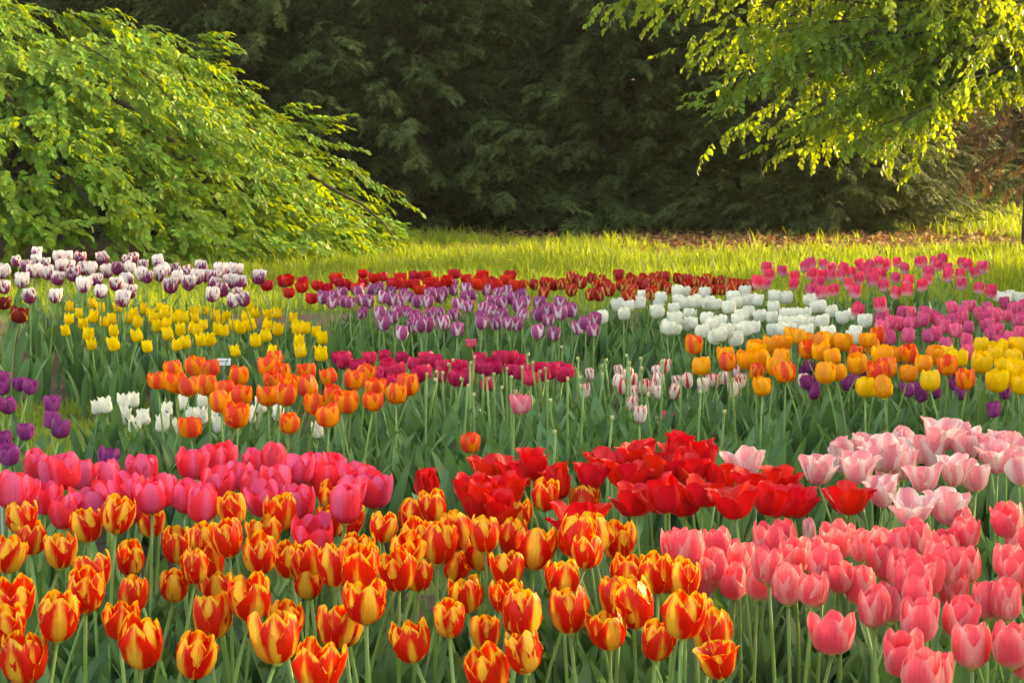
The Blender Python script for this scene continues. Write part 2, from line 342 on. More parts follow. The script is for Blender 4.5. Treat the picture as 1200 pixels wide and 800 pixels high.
# beech on the left: domed crown whose sprays hang to the grass
def beech():
    cx, cy = -7.2, 21.0; root = link('beech_tree', None, loc=(cx, cy, 0))
    tag(root, 'broad light green beech sweeping down to the grass behind the purple and white tulips', 'tree')
    rs = [0, 1.2, 2.4, 3.1, 3.8, 4.5, 4.85, 5.1, 5.5, 5.95, 6.15]; zs = [4.0, 3.2, 2.35, 2.05, 1.85, 1.58, 1.32, .98, .62, .25, .1]
    crown = Geo()
    # boughs: arcs from the trunk to the rim, at several heights
    br = Geo(); P = []; D = []
    for i in range(480):
        a = rng.uniform(-math.pi, math.pi) if i > 330 else rng.uniform(-math.pi*.86, .15)   # most towards the camera and right
        r = 5.95*math.sqrt(rng.uniform(.08, 1)) ; lump = .16*math.sin(a*7+r*2.2)+.12*math.sin(a*13-r*3)
        zt = float(np.interp(r*(1-.03*lump), rs, zs)) + lump*1.1
        depth = rng.choice([0, .1, .25, .45, .7], p=[.45, .15, .15, .15, .10]); zt = max(.12, zt-depth-.02)
        end = np.array([r*math.cos(a), .9*r*math.sin(a), zt])
        if end[0] < 2.6 and end[1] < 0 and end[2] < .75: end[2] = .62+rng.uniform(0, .5)
        ln = rng.uniform(.8, 1.5); dirh = np.array([math.cos(a), math.sin(a)*.9, 0]); slope = (np.interp(r+.3, rs, zs)-np.interp(r-.6, rs, zs))/.9
        st = end - dirh*ln - np.array([0, 0, ln*slope*.85])
        ns = 15
        for k in range(ns):
            t = (k+rng.uniform(.2, .9))/ns; p = st+(end-st)*t + np.array([0, 0, .14*math.sin(t*3.1)])
            side = rng.choice([-1, 1])*rng.uniform(.2, 1.1)*(1-t*.5); d = np.array([math.cos(a+side), math.sin(a+side), rng.uniform(-.45, .25)+slope*.25])
            P.append(p+rng.normal(0, .05, 3)); D.append(d)
        if i % 6 == 0: b = Geo(); tube(b, [tuple(st), tuple((st+end)/2+np.array([0, 0, .12])), tuple(end)], [.012, .008, .003], 4); link('branch', b.mesh('beech_twig', M_BARK), root)
    for i in range(1500):      # leafy hem that reaches the grass at the right
        a = rng.uniform(-1.45, .1); r = rng.uniform(4.6, 5.95); z = rng.uniform(.1, 1)**1.1*float(np.interp(r, rs, zs)); p = np.array([r*math.cos(a), .9*r*math.sin(a), max(.1, z)])
        if p[0] < 2.5: continue
        P.append(p); D.append((math.cos(a+rng.uniform(-1, 1)), math.sin(a+rng.uniform(-1, 1)), rng.uniform(-.5, .25)))
    for x, y in ((250,45),(262,50),(240,55),(262,62),(372,140),(382,138),(360,148),(385,146),(345,128),(128,12),(180,42),(190,50),(455,285),(465,290),(470,300),(440,268)):
        for _ in range(3):
            p = at_y(x+rng.uniform(-9, 9)-14, y+rng.uniform(-7, 7), 20.6)-Vector((cx, cy, 0)); P.append(tuple(p)); D.append((1, rng.uniform(-.6, .6), rng.uniform(-.3, .4)))
    P = np.array(P); D = np.array(D); px = 600+(P[:, 0]+cx)*F/(P[:, 1]+cy); py = HORIZON+(CAMZ-P[:, 2])*F/(P[:, 1]+cy)
    hem = np.interp(px, [-200, 60, 100, 170, 230, 300], [284, 272, 262, 285, 320, 400])+rng.normal(0, 9, len(P))+9*np.sin(px*.11); ok = (P[:, 2] > .09) & ((py < hem) | (P[:, 1] > 1.5)); P, D = P[ok], D[ok]
    scatter_mix(crown, SPR, D, P, .8, 1.15)
    link('crown', crown.mesh('beech_crown', M_BEECH), root)
    tr = Geo(); tube(tr, [(0, 0, 0), (.05, 0, .9), (-.05, .1, 2), (0, 0, 4)], [.28, .2, .15, .06], 12); link('trunk', tr.mesh('beech_trunk', M_BARK, True), root)
    for k in range(9):
        a = -2.6+k*.35; b = Geo(); tube(b, [(0, 0, .7+.15*k), (1.8*math.cos(a), 1.7*math.sin(a), 1.9), (3.6*math.cos(a), 3.3*math.sin(a), 1.75), (5.4*math.cos(a), 4.9*math.sin(a), .6)], [.09, .06, .035, .01], 7)
        link('branch', b.mesh('beech_branch', M_BARK, True), root)
    # bare arching twigs that stand out of the crown at its right end
    for (pts) in ([(362,205),(395,225),(425,240),(450,262),(468,288)], [(360,208),(375,222),(395,235),(405,258)]):
        b = Geo(); q = [at_y(x, y, 20.2)-Vector((cx, cy, 0)) for x, y in pts]; tube(b, q, [.02, .018, .014, .01, .005][:len(q)], 6)
        link('branch', b.mesh('beech_bare_branch', M_BARK, True), root)
beech()

def bough_tree(name, label, trunk_xy, trunk_r, H, ends, Y0, Y1, mat, sprays, dens, smin, smax, start_z, parent_group=None):
    tx, ty = trunk_xy; root = link(name, None, loc=(tx, ty, 0)); tag(root, label, 'tree', parent_group)
    tr = Geo(); tube(tr, [(0, 0, -.02), (.02, 0, .15), (.03, 0, H*.3), (-.05, .05, H*.6), (0, 0, H)], [trunk_r*1.35, trunk_r, trunk_r*.85, trunk_r*.6, trunk_r*.15], 14)
    link('trunk', tr.mesh(name+'_trunk', M_BARK, True), root)
    crown = Geo(); P = []; D = []
    for i, e in enumerate(ends):
        end = np.array(at_y(e[0], e[1], rng.uniform(Y0, Y1))) - np.array([tx, ty, 0]) if len(e) == 2 else np.array(e)-np.array([tx, ty, 0])
        st = np.array([0, 0, max(start_z, end[2]+rng.uniform(-.2, 1.0))]); v = end-st; L = np.linalg.norm(v); b = Geo()
        c1 = st+v*rng.uniform(.3, .6)+np.array([rng.normal(0, .3), rng.normal(0, .3), rng.uniform(.05, .28)*L]); ph = rng.uniform(0, 6); bez = lambda t, c1=c1, st=st, end=end, ph=ph: (1-t)**2*st+2*t*(1-t)*c1+t*t*end+.06*math.sin(t*9+ph)*np.array([.3, .5, 1])*t
        tube(b, [tuple(bez(t)) for t in np.linspace(0, 1, 10)], list(np.linspace(.008+.004*L, .003, 10)), 6)
        link('branch', b.mesh(name+'_branch', M_BARK, True), root)
        n = int(dens*min(L, 2.3))
        for k in range(n):
            t = 1-(k/n)**1.0*min(1, 2.3/L); p = bez(t)+rng.normal(0, .05, 3)
            dv = end-bez(max(0, t-.2)); a = math.atan2(dv[1], dv[0])+rng.choice([-1, 1])*rng.uniform(.1, 1.9)*(0 if k == 0 else 1)
            P.append(p); D.append((math.cos(a), math.sin(a), rng.uniform(-1.1, .15)))
    scatter_mix(crown, sprays, np.array(D), np.array(P), smin, smax)
    link('crown', crown.mesh(name+'_crown', mat), root)
    return root
E = [(708,12),(735,2),(775,12),(820,55),(808,95),(830,125),(805,148),(822,160),(858,180),(845,140),(880,160),(930,205),(905,150),(935,160),(985,165),(1015,195),(1020,170),(1070,195),(1050,150),(1075,160),(1098,128),(1135,105),(1160,60),(1110,60),(1090,90),
     (1000,110),(960,120),(905,105),(870,90),(880,50),(930,60),(985,70),(1040,95),(1030,45),(960,25),(900,15),(840,10),(1080,20),(1140,10),(1060,120),(1005,140),
     (860,30),(915,130),(950,90),(1015,15),(1120,35),(850,110),(895,75),(1045,75),(1075,55),(820,30),(790,30),(1000,55),(930,180),(1060,175),(975,140),(840,75),(865,130),(1100,5)]
E = [(x+18 if x < 1100 else x, y-30) for x, y in E]
E += [(x, y-60) for x in range(780, 1300, 55) for y in (0, -60)]+[(715,8),(742,2),(765,12),(782,28),(800,50),(812,70),(905,178),(990,180),(1050,172)]+[(945,178),(928,172),(1020,178),(1075,188),(835,170),(1130,95)]
bough_tree('hornbeam_tree', 'sunlit yellow green hornbeam boughs hanging in from the upper right corner', (5.28, 20.2), .13, 6.5, E, 18.6, 21.2, M_HORN, SPB, 15, .8, 1.15, 1.9)
E2 = [(1105,85),(1120,120),(1100,150),(1088,172),(1090,235),(1130,215),(1085,182),(1150,160),(1160,100),(1120,165),(1145,190),(1175,150),(1180,200),(1115,60),(1150,70),(1185,90),(1110,225),(1160,228)]
bough_tree('copper_beech_tree', 'copper brown leaved beech behind the trunk at the right edge', (8.3, 27.5), .16, 5, E2, 26.3, 28.2, M_COPPER, SPR, 10, .75, 1.1, 1.2)

# yews
def yew_mesh(seed, H, Rb, nbr, nsp=13):
    global rng
    keep = rng; rng = np.random.default_rng(seed); geo = Geo(); P = []; D = []; b = []
    for i in range(nbr):
        z = H*rng.uniform(0, 1)**1.15; a = rng.uniform(-math.pi, math.pi) if i % 4 == 0 else rng.uniform(-math.pi*.98, -.02*math.pi)
        r = Rb*(1-(z/H)**2*.55)*(1+.22*math.sin(a*3+z*1.7+seed)+.13*math.sin(a*6-z*2.6)); r *= rng.choice([.55, .8, .95, 1.08], p=[.15, .25, .35, .25])
        L = rng.uniform(.9, 1.7); rise = rng.uniform(.05, .65); dirh = np.array([math.cos(a), math.sin(a), 0])
        end = dirh*r+np.array([0, 0, max(.15, z)]); st = end-dirh*L*.95-np.array([0, 0, L*rise*.6])
        st[2] = max(st[2], .05); c = (st+end)/2+np.array([0, 0, .18*L])
        for k in range(nsp):
            t = 1-(k+rng.uniform(0, .6))/nsp*.85; p = (1-t)**2*st+2*t*(1-t)*c+t*t*end
            aa = a+(-1)**k*rng.uniform(.25, 1.15)*(1.15-t); D.append((math.cos(aa), math.sin(aa), rise*.4+rng.uniform(-.45, .15))); P.append(p+rng.normal(0, .03, 3))
        if i % 24 == 0: q = Geo(); tube(q, [tuple(st), tuple(c), tuple(end)], [.022, .014, .004], 5); b.append(q.mesh('yew_branch', M_BARK))
    scatter_mix(geo, YSP, np.array(D), np.array(P), .8, 1.3, .25); rng = keep
    return geo.mesh('yew_crown', M_YEW), b
YM = [yew_mesh(s, 6.5, 2.1, 420, 17) for s in (1, 2, 3)]
ytr = Geo(); tube(ytr, [(0, 0, 0), (.05, 0, 1.2), (0, .1, 3), (0, 0, 5.5)], [.22, .18, .12, .03], 9); ytrunk = ytr.mesh('yew_trunk', M_BARK, True)
yl = [('dark yew rising behind the beech at the left', -6.6, 26.6), ('dark yew with brownish shoots just right of the beech top', -3.7, 26.2), ('dark yew with feathery plumes left of the middle', -1.2, 26.5),
      ('dark yew in the middle of the hedge above the long grass', 1.3, 26.9), ('dark yew behind the left edge of the hornbeam leaves', 3.2, 27.2), ('drooping yew over the fallen leaves under the hornbeam', 3.9, 25.8)]
for i, (lab, x, y) in enumerate(yl):
    root = link('yew_tree', None, loc=(x, y, 0)); tag(root, lab, 'tree', 'dark yews behind the grass'); root.rotation_euler.z = [0, .35, -.3, .2, -.45, .1][i]
    s = [1, 1.05, .95, 1, 1, .82][i]; root.scale = (s, s, s*1.0)
    cm, bm_ = YM[i % 3]; link('crown', cm, root); link('trunk', ytrunk, root)
    for q in bm_: link('branch', q, root)
# second row that closes the hedge, seen through its gaps
for i, (lab, x, y) in enumerate([('shaded yew in the second row, leftmost', -8.5, 30.5), ('shaded yew in the second row behind the feathery plumes', -4.8, 30.2), ('shaded yew in the second row near the middle of the hedge', -1.2, 30.5),
                                 ('shaded yew in the second row right of the middle', 2.2, 30.8), ('shaded yew in the second row behind the hornbeam', 5.0, 31.0)]):
    root = link('yew_tree', None, loc=(x, y, 0)); tag(root, lab, 'tree', 'dark yews of the second row'); root.scale = (1.25, 1.1, 1.25); root.rotation_euler.z = .3*(-1)**i
    cm, bm_ = YM[(i+1) % 3]; link('crown', cm, root); link('trunk', ytrunk, root)
for i, (lab, x, y, s) in enumerate([('tall dark conifer beyond the meadow left of the copper beech', 9.0, 42, 1.5), ('tall dark conifer beyond the meadow behind the copper beech', 12.3, 43, 1.6), ('tall dark conifer beyond the meadow at the right edge', 15.6, 42, 1.5)]):
    root = link('conifer_tree', None, loc=(x, y, 0)); tag(root, lab, 'tree', 'conifers beyond the meadow'); root.scale = (s, s, s); cm, bm_ = YM[i % 3]; link('crown', cm, root); link('trunk', ytrunk, root)
# far-off wood as one mass
G = Geo(); n = 60000; P = np.stack([rng.uniform(-26, 30, n), rng.uniform(47, 55, n), 13*rng.random(n)], 1); a = rng.normal(0, 1, (n, 3))
P[:, 1] += 1.5*np.sin(P[:, 0]*.9)+np.sin(P[:, 2]*1.1+P[:, 0]*2)
lv, lf = oval_leaf(.8, .5); G.scatter(lv, lf, frames(a)*rng.uniform(.6, 1.3, n)[:, None, None], P)
tag(link('far_woodland', G.mesh('far_woodland', M_FARWOOD)), 'dark far wood closing the view behind all the trees', 'woodland', kind='stuff')
# unseen trees added right of the frame to keep the sun off the beds
shade_me = None
def shade_trees():
    geo = Geo(); P = []; D = []
    for i in range(700):
        v = rng.normal(0, 1, 3); v /= np.linalg.norm(v); r = rng.uniform(.3, 1)**.4
        P.append((v[0]*1.9*r, v[1]*2.2*r, 2.9+v[2]*2.3*r)); D.append((v[0], v[1], -.3))
    scatter_mix(geo, SPR, np.array(D), np.array(P), 1.6, 2.6)
    me = geo.mesh('shade_crown', M_HORN); t = Geo(); tube(t, [(0, 0, 0), (0, 0, 1.5), (.1, 0, 4)], [.2, .16, .04], 10); tm = t.mesh('shade_trunk', M_BARK, True)
    for i, (p_, t_, s) in enumerate([(3.0, 14, 1.25), (6.2, 14.5, 1.3), (9.2, 14, 1.2), (11.8, 16, .8), (-.4, 13, 1.25)]):
        x, y = t_*math.sin(SUN_AZ)-p_*math.cos(SUN_AZ), t_*math.cos(SUN_AZ)+p_*math.sin(SUN_AZ)
        root = link('hornbeam_tree', None, loc=(x, y, 0)); root.scale = (s, s, s); root.rotation_euler.z = i*1.3  # tree added out of view, only for the shade it casts
        tag(root, ['hornbeam shading the nearest coral tulips from the right', 'hornbeam shading the orange and gold tulips from the right', 'hornbeam shading the orchid pink tulips from the right', 'small hornbeam at the back right corner of the beds', 'hornbeam right beside the camera', 'hornbeam behind the trunk at the right, nearest the yews'][i], 'tree', 'trees right of the tulip beds')
        link('crown', me, root); link('trunk', tm, root)
shade_trees()
# fallen leaves
G = Geo(); n = 7500; lv, lf = oval_leaf(.09, .06); x = rng.uniform(-1.2, 6.3, n); y = rng.uniform(20.6, 26.5, n); s = rng.random(n) < (.35+.65*(x > 1.0)); x, y = x[s], y[s]; n = len(x)
x2 = rng.uniform(-9, -3, 1500); y2 = rng.uniform(15.8, 20, 1500); P = np.concatenate([np.stack([x, y, rng.uniform(.012, .05, n)], 1), np.stack([x2, y2, rng.uniform(.012, .04, 1500)], 1)])
a = rng.normal(0, 1, (len(P), 3)); a[:, 2] *= .25; G.scatter(lv, lf, frames(a, .9)*rng.uniform(.5, 1.2, len(P))[:, None, None], P)
tag(link('fallen_leaves', G.mesh('fallen_leaves', M_LITTER)), 'copper brown fallen leaves littering the ground under the yews', 'leaf litter', kind='stuff')

# ------------------------------------------------------------ tulips
PROF = {
 'egg': ([.12,.52,.84,1,.97,.76], [0,.04,.2,.5,.78,1.0]),
 'cup': ([.12,.55,.90,1,.97,.84], [0,.04,.2,.5,.78,1.0]),
 'bowl': ([.12,.58,.92,1.05,1.05,.90], [0,.05,.2,.5,.78,.98]),
 'open': ([.12,.55,.88,1.06,1.2,1.42], [0,.06,.22,.52,.78,.9]),
 'lily': ([.12,.6,.92,.93,.84,1.08], [0,.04,.2,.5,.78,1.0]),
}
VS = [0, .1, .28, .52, .78, 1.0]
def petal_geo(prof, Wd, Ht, res, seed, A=66, drop=.42, pw=2.1, crinkle=.05, inner=False):
    rr = random.Random(seed); r_, z_ = PROF[prof]; rad = Wd/2*(.9 if inner else 1.0)
    nu, nv = res; V = []; UV = []; ph1, ph2 = rr.uniform(0, 6), rr.uniform(0, 6); tipc = rr.uniform(-.06, .10); notch = rr.uniform(0, .05)
    for j in range(nv+1):
        v = j/nv
        for i in range(nu+1):
            u = -1+2*i/nu
            t = v*(1-drop*abs(u)**pw*v) - notch*v**6*math.exp(-(u/.12)**2)
            t += .018*v**3*math.sin(u*7+ph1)
            rf = np.interp(t, VS, r_)+tipc*max(0, (t-.6)/.4)**2; zf = np.interp(t, VS, z_)
            ang = R(A)*(.62+.38*math.sin(math.pi/2*min(1, v/.5)))*(1-.16*max(0, (v-.6)/.4)**2)*u
            cr = crinkle*(math.sin(u*5+ph1+v*4)*.5+math.sin(u*11+ph2)*.3)*v + (.045 if not inner else -.02)*abs(u)**3*v - .03*math.exp(-(u/.1)**2)*v*(1-v)*4
            rad_ = rad*(rf+cr*(.6+t)); 
            V.append((rad_*math.cos(ang), rad_*math.sin(ang), Ht*zf*(.97 if inner else 1))); UV.append(((u+1)/2, v))
    Fq = [[j*(nu+1)+i, j*(nu+1)+i+1, (j+1)*(nu+1)+i+1, (j+1)*(nu+1)+i] for j in range(nv) for i in range(nu)]
    return np.array(V), np.array(Fq), np.array(UV)
def smooth_mesh(geo, name, mat): return geo.mesh(name, mat, True)
def stem_mesh(h_unit_bend, rad, n=7):
    g_ = Geo(); tube(g_, [(h_unit_bend*t*t, .15*h_unit_bend*math.sin(t*3), t) for t in np.linspace(0, 1, 7)], [rad*1.1]*2+[rad]*4+[rad*.9], n); return g_.mesh('stem', M_STEM, True)
BENDS = [.01, .025, .045, .065, .10]
STEMS = [stem_mesh(b, .0030) for b in BENDS]
def leaf_geo(L, W, arch, seed, ns=9):
    rr = random.Random(seed); V = []; UV = []; F = []; tw = rr.uniform(-.6, .6); wv = rr.uniform(0, 6)
    x = 0.006; z = 0; th = R(84); dth = arch/ns
    for j in range(ns+1):
        t = j/ns; w_ = W/2*(min(1, .38+1.9*t)*(1-t**2.6)**.75+.02*(1-t)); fold = .55*(1-t*.55)
        nx, nz = -math.sin(th), math.cos(th)
        for i, u in enumerate((-1, -.5, 0, .5, 1)):
            off = abs(u)**1.3*w_*fold + .06*W*math.sin(t*9+wv+(2 if u > 0 else 0))*abs(u)*t
            yy = u*w_*(1-fold*.25); cs, sn = math.cos(tw*t), math.sin(tw*t)
            a_, b_ = yy*cs-off*sn, yy*sn+off*cs
            V.append((x+nx*b_, a_, z+nz*b_)); UV.append(((u+1)/2, t))
        x += math.cos(th)*L/ns; z += math.sin(th)*L/ns; th -= dth*(.3+1.4*t)
    for j in range(ns):
        for i in range(4): k = j*5+i; F.append([k, k+1, k+6, k+5])
    return np.array(V), [np.array(F)], np.array(UV)
LG = [leaf_geo(random.uniform(.26, .36), random.uniform(.055, .095), random.choice([.25, .4, .6, .9, 1.5]), 100+i) for i in range(12)]
LEAVES = []
for V, Fc, uv in LG: q = Geo(); q.add(V, Fc, uv); LEAVES.append(q.mesh('leaf', M_LEAF, True))
pist = Geo(); tube(pist, [(0, 0, -.004), (0, 0, .0), (0, 0, .006), (0, 0, .022), (0, 0, .027)], [.003, .008, .004, .004, .006], 7); PISTIL = pist.mesh('flower', M_PISTIL, True)
ORD = ['first','second','third','fourth','fifth','sixth','seventh','eighth','ninth','tenth','eleventh','twelfth','thirteenth','fourteenth','fifteenth','sixteenth','seventeenth','eighteenth','nineteenth','twentieth']
def ordn(i):
    if i < 20: return ORD[i]
    n = i+1
    return {2:'twenty',3:'thirty',4:'forty',5:'fifty'}[n//10]+('-'+ORD[n % 10-1] if n % 10 else ('' )) if n % 10 else {2:'twentieth',3:'thirtieth',4:'fortieth',5:'fiftieth'}[n//10]
KITS = {}
def kit(mat, prof, Wd, Ht, near, **kw):
    key = (mat, prof, Wd, Ht, near)
    if key in KITS: return KITS[key]
    out = []
    if near:
        for inner in (False, True):
            ms = []
            for k in range(4):
                V, Fq, uv = petal_geo(prof, Wd, Ht, (10, 11), hash((k, inner)) % 1000, inner=inner, **kw); q = Geo(); q.add(V, [Fq], uv); ms.append(q.mesh('petal', PM[mat], True))
            out.append(ms)
    else:
        for k in range(5):
            q = Geo(); rr = random.Random(k)
            for p in range(6):
                inner = p % 2 == 1; V, Fq, uv = petal_geo(prof, Wd*rr.uniform(.92, 1.1), Ht*rr.uniform(.92, 1.05), (6, 7), k*10+p, inner=inner, **kw)
                V = V @ nprot(p*math.pi/3+rr.uniform(-.1, .1), 'z').T; q.add(V, [Fq], uv)
            out.append(q.mesh('flower', PM[mat], True))
    KITS[key] = out; return out
fill_pts = []      # (x, y, leafscale) where extra leaves grow
def tulip(name, px, py, zh, mat, prof, Wd, Ht, near, nleaf, lsc, lean=.5, spread=1.0, dens=1.0, zj=.02, fill=2, sw=1.0, size=(.88, 1.1), **kw):
    z = zh+random.uniform(-zj, zj); s = random.uniform(*size)
    P = at(px, py, z+Ht*s*.5)
    bi = random.randrange(len(BENDS)) if lean > 0 else 0; rz = random.uniform(0, 6.283)
    off = Vector((BENDS[bi]*math.cos(rz), BENDS[bi]*math.sin(rz), 0))
    root = link(name, None, loc=(P.x-off.x, P.y-off.y, .002)); root.rotation_euler.z = rz
    st = link('stem', STEMS[bi], root); st.scale = (sw, sw, z)
    ms = kit(mat, prof, Wd, Ht, near, **kw)
    tilt = (BENDS[bi]*3.0 + random.uniform(-.2, .32))*lean
    if near:
        fl = link('flower', PISTIL, root, (BENDS[bi], 0, z-.003)); fl.rotation_euler = (random.uniform(-.1, .1), tilt, random.uniform(0, 6.28)); fl.scale = (s, s, s)
        opn = random.gauss(.01, .06)*spread
        for k in range(6):
            pe = link('petal', random.choice(ms[k % 2]), fl); pe.rotation_euler = (random.uniform(-.05, .05), opn+random.gauss(0, .045)*spread, k*math.pi/3+random.uniform(-.08, .08)); pe.scale = (1, 1, random.uniform(.93, 1.06))
    else:
        fl = link('flower', random.choice(ms), root, (BENDS[bi], 0, z-.003)); fl.rotation_euler = (random.uniform(-.15, .15), tilt, random.uniform(0, 6.28)); fl.scale = (s, s, s)
    a0 = random.uniform(0, 6.28)
    for k in range(nleaf):
        lf = link('leaf', random.choice(LEAVES), root); sc = lsc*random.uniform(.85, 1.15)*(1-.08*k); lf.scale = (sc, sc*random.uniform(.85, 1.2), sc); lf.rotation_euler.z = a0+k*2.3+random.uniform(-.4, .4)
        lf.location.z = .0+.02*k
    for _ in range(fill): fill_pts.append((root.location.x+random.gauss(0, .05), root.location.y+random.gauss(0, .05), lsc))
    return root
def bed(name, label, cat, group, pts, rows, **kw):
    "pts in photo pixels; rows = number of depth rows used to word the labels"
    pts = sorted(pts, key=lambda p: -p[1]); n = len(pts); rows = max(1, min(rows, n)); per = math.ceil(n/rows)
    for r in range(rows):
        row = sorted(pts[r*per:(r+1)*per])
        for i, (x, y) in enumerate(row):
            o = tulip(name, x, y, **kw)
            rn = 'front row' if r == 0 else ('back row' if r == rows-1 else ORD[r]+' row')
            tag(o, label if n == 1 else (f"{label}, {ordn(i)} from left" + (f", {rn}" if rows > 1 else '')), cat, group)
def cA(l): return [(x/2.6675, 500+y/2.6675) for x, y in l]
def cB(l): return [(400+x/2.6675, 500+y/2.6675) for x, y in l]
def cC(l): return [(800+x/2.6675, 500+y/2.6675) for x, y in l]
def cD(l): return [(x/2.9625, 270+y/2.9625) for x, y in l]
def cE(l): return [(400+x/2.9625, 270+y/2.9625) for x, y in l]
def cF(l): return [(800+x/2.9625, 270+y/2.9625) for x, y in l]

flamed = cA([(70,280),(95,345),(12,390),(40,535),(30,620),(75,718),(178,590),(190,385),(275,305),(358,270),(475,298),(300,445),(265,510),(405,405),(415,520),(375,600),(443,668),(555,362),(610,435),(545,490),(600,705),(660,590),(640,350),(655,415),(685,500),(718,345),(730,255),(780,525),(835,325),(870,265),(815,395),(865,655),(885,600),(910,410),(965,415),(962,480),(1035,290),(1030,210),(1050,430),(1045,620),(990,735)]) + \
 cB([(8,290),(125,310),(45,390),(60,430),(75,540),(10,620),(195,375),(180,440),(245,345),(225,275),(290,245),(300,360),(240,460),(225,665),(340,595),(370,320),(350,430),(395,520),(430,390),(450,330),(450,640),(470,755),(515,525),(520,440),(540,270),(535,345),(600,375),(560,580),(580,700),(635,210),(690,470),(715,570),(760,230),(765,385),(720,340),(790,330),(868,350),(840,625),(905,460),(930,550),(870,530),(980,665),(990,450),(1035,460),(1065,580)]) + cC([(8,470),(40,580),(95,640)])
bed('flamed_tulip', 'yellow tulip flamed with red', 'tulip', 'red and yellow flamed tulips of the front bed', flamed, 7, zh=.47, mat='flamed', prof='egg', Wd=.056, Ht=.065, near=True, nleaf=3, lsc=.95, zj=.04, fill=4, crinkle=.10, drop=.50, pw=1.8, size=(.82, 1.14))
bed('flamed_tulip', 'wide open yellow tulip flamed with red beside the coral tulips', 'tulip', 'open red and yellow flamed tulips', cC([(120,725)]), 1, zh=.47, mat='flamed', prof='open', Wd=.052, Ht=.056, near=True, nleaf=3, lsc=.95, fill=3)
coral = cC([(15,375),(60,470),(90,430),(115,365),(175,400),(165,480),(235,480),(265,350),(325,335),(270,430),(330,490),(345,395),(400,400),(410,505),(440,420),(490,350),(560,370),(495,465),(560,495),(620,360),(675,370),(615,400),(635,420),(740,340),(680,440),(650,550),(600,560),(715,470),(735,520),(735,600),(815,370),(760,460),(790,410),(850,500),(885,330),(870,300),(895,430),(860,590),(905,680),(690,700),(740,765),(790,765),(950,540),(1010,540),(1025,480),(1010,415),(1045,350),(1025,285),(1040,440),(1030,680),(1068,720),(470,635),(825,430)]) + cB([(1045,370)])
bed('coral_tulip', 'coral pink tulip', 'tulip', 'coral pink tulips at the lower right', coral, 5, zh=.46, mat='coral', prof='cup', Wd=.052, Ht=.062, near=True, nleaf=3, lsc=.95, zj=.03, fill=4)
rose = cA([(105,115),(60,200),(140,215),(210,135),(250,150),(285,235),(30,195),(340,150),(330,195),(400,195),(450,140),(475,215),(505,200),(575,215),(600,110),(655,105),(675,180),(700,90),(740,150),(790,190),(830,215),(800,110),(860,100),(865,160),(935,130),(990,130),(940,230),(975,330),(1040,130),(1010,165),(210,265),(175,140),(630,240),(410,240)]) + cB([(15,150),(45,195),(105,195),(10,240),(60,165),(20,200)])
bed('rose_tulip', 'rose pink tulip with a mauve flush', 'tulip', 'rose pink tulips behind the flamed ones at left', rose, 4, zh=.48, mat='rose', prof='bowl', Wd=.060, Ht=.070, near=True, nleaf=3, lsc=1, zj=.03, fill=4, spread=1.4)
red = cB([(270,185),(410,190),(520,190),(560,115),(470,120),(595,110),(690,170),(780,140),(430,235),(490,255),(750,265),(840,95),(935,85),(920,220),(1020,205),(1010,110),(1060,80),(880,130),(960,150)]) + cC([(25,130),(70,90),(10,220),(110,150),(165,220),(230,160),(265,220),(345,220),(300,150),(520,215),(60,190)])
bed('red_tulip', 'wide open scarlet red tulip', 'tulip', 'open red tulips in the middle of the front bed', red, 4, zh=.48, mat='red', prof='open', Wd=.060, Ht=.074, near=True, nleaf=3, lsc=1, zj=.03, fill=4, spread=3.6, crinkle=.2, A=60)
pale = cC([(190,110),(420,125),(500,90),(560,60),(545,120),(590,70),(640,130),(630,195),(720,240),(690,55),(690,110),(785,80),(800,12),(890,50),(860,20),(850,130),(760,150),(920,150),(985,90),(835,240),(1010,50),(1050,70),(1062,130),(640,80),(960,60),(730,60)])
bed('pale_pink_tulip', 'pale pink tulip with whitish petal edges', 'tulip', 'pale pink tulips behind the coral ones', pale, 4, zh=.48, mat='pale', prof='open', Wd=.055, Ht=.074, near=True, nleaf=3, lsc=1, zj=.03, fill=3, spread=2.6, crinkle=.16)
bed('pale_pink_tulip', 'small closed pale pink bud between the red and coral tulips', 'tulip', 'closed pale buds', cC([(398,330)]), 1, zh=.34, mat='pale', prof='egg', Wd=.03, Ht=.062, near=True, nleaf=2, lsc=.9)
orange = cD([(547,518),(605,483),(610,525),(677,470),(660,540),(733,478),(722,535),(662,680),(830,503),(770,592),(775,555),(835,575),(818,640),(930,468),(960,445),(950,520),(930,570),(1003,530),(985,570),(985,490),(1003,665),(1065,490),(1075,540),(1145,505),(1095,600),(1150,570),(1140,640),(1180,590)]) + cE([(20,590),(40,515),(85,495),(115,545),(110,590),(190,565),(235,535)])
bed('orange_tulip', 'orange tulip with a red flush', 'tulip', 'orange tulips left of the middle', orange, 4, zh=.43, mat='orange', prof='cup', Wd=.062, Ht=.062, near=True, nleaf=3, lsc=.95, fill=4)
bed('orange_tulip', 'lone short orange tulip standing in green leaves behind the red tulips', 'tulip', 'lone orange tulips', cE([(448,735)]), 1, zh=.43, mat='orange', prof='egg', Wd=.05, Ht=.052, near=True, nleaf=3, lsc=.9)
gold = cF([(65,470),(150,430),(245,405),(225,445),(270,445),(305,395),(278,540),(350,390),(375,360),(340,440),(320,470),(410,370),(440,385),(480,420),(475,385),(505,380),(525,440),(500,495),(540,490),(560,385),(610,460),(640,378),(660,400),(690,430),(740,430),(780,495),(830,460),(700,545),(870,430)])
bed('golden_tulip', 'golden orange yellow tulip', 'tulip', 'golden tulips right of the middle', gold, 4, zh=.43, mat='gold', prof='cup', Wd=.064, Ht=.064, near=True, nleaf=3, lsc=1, fill=4)
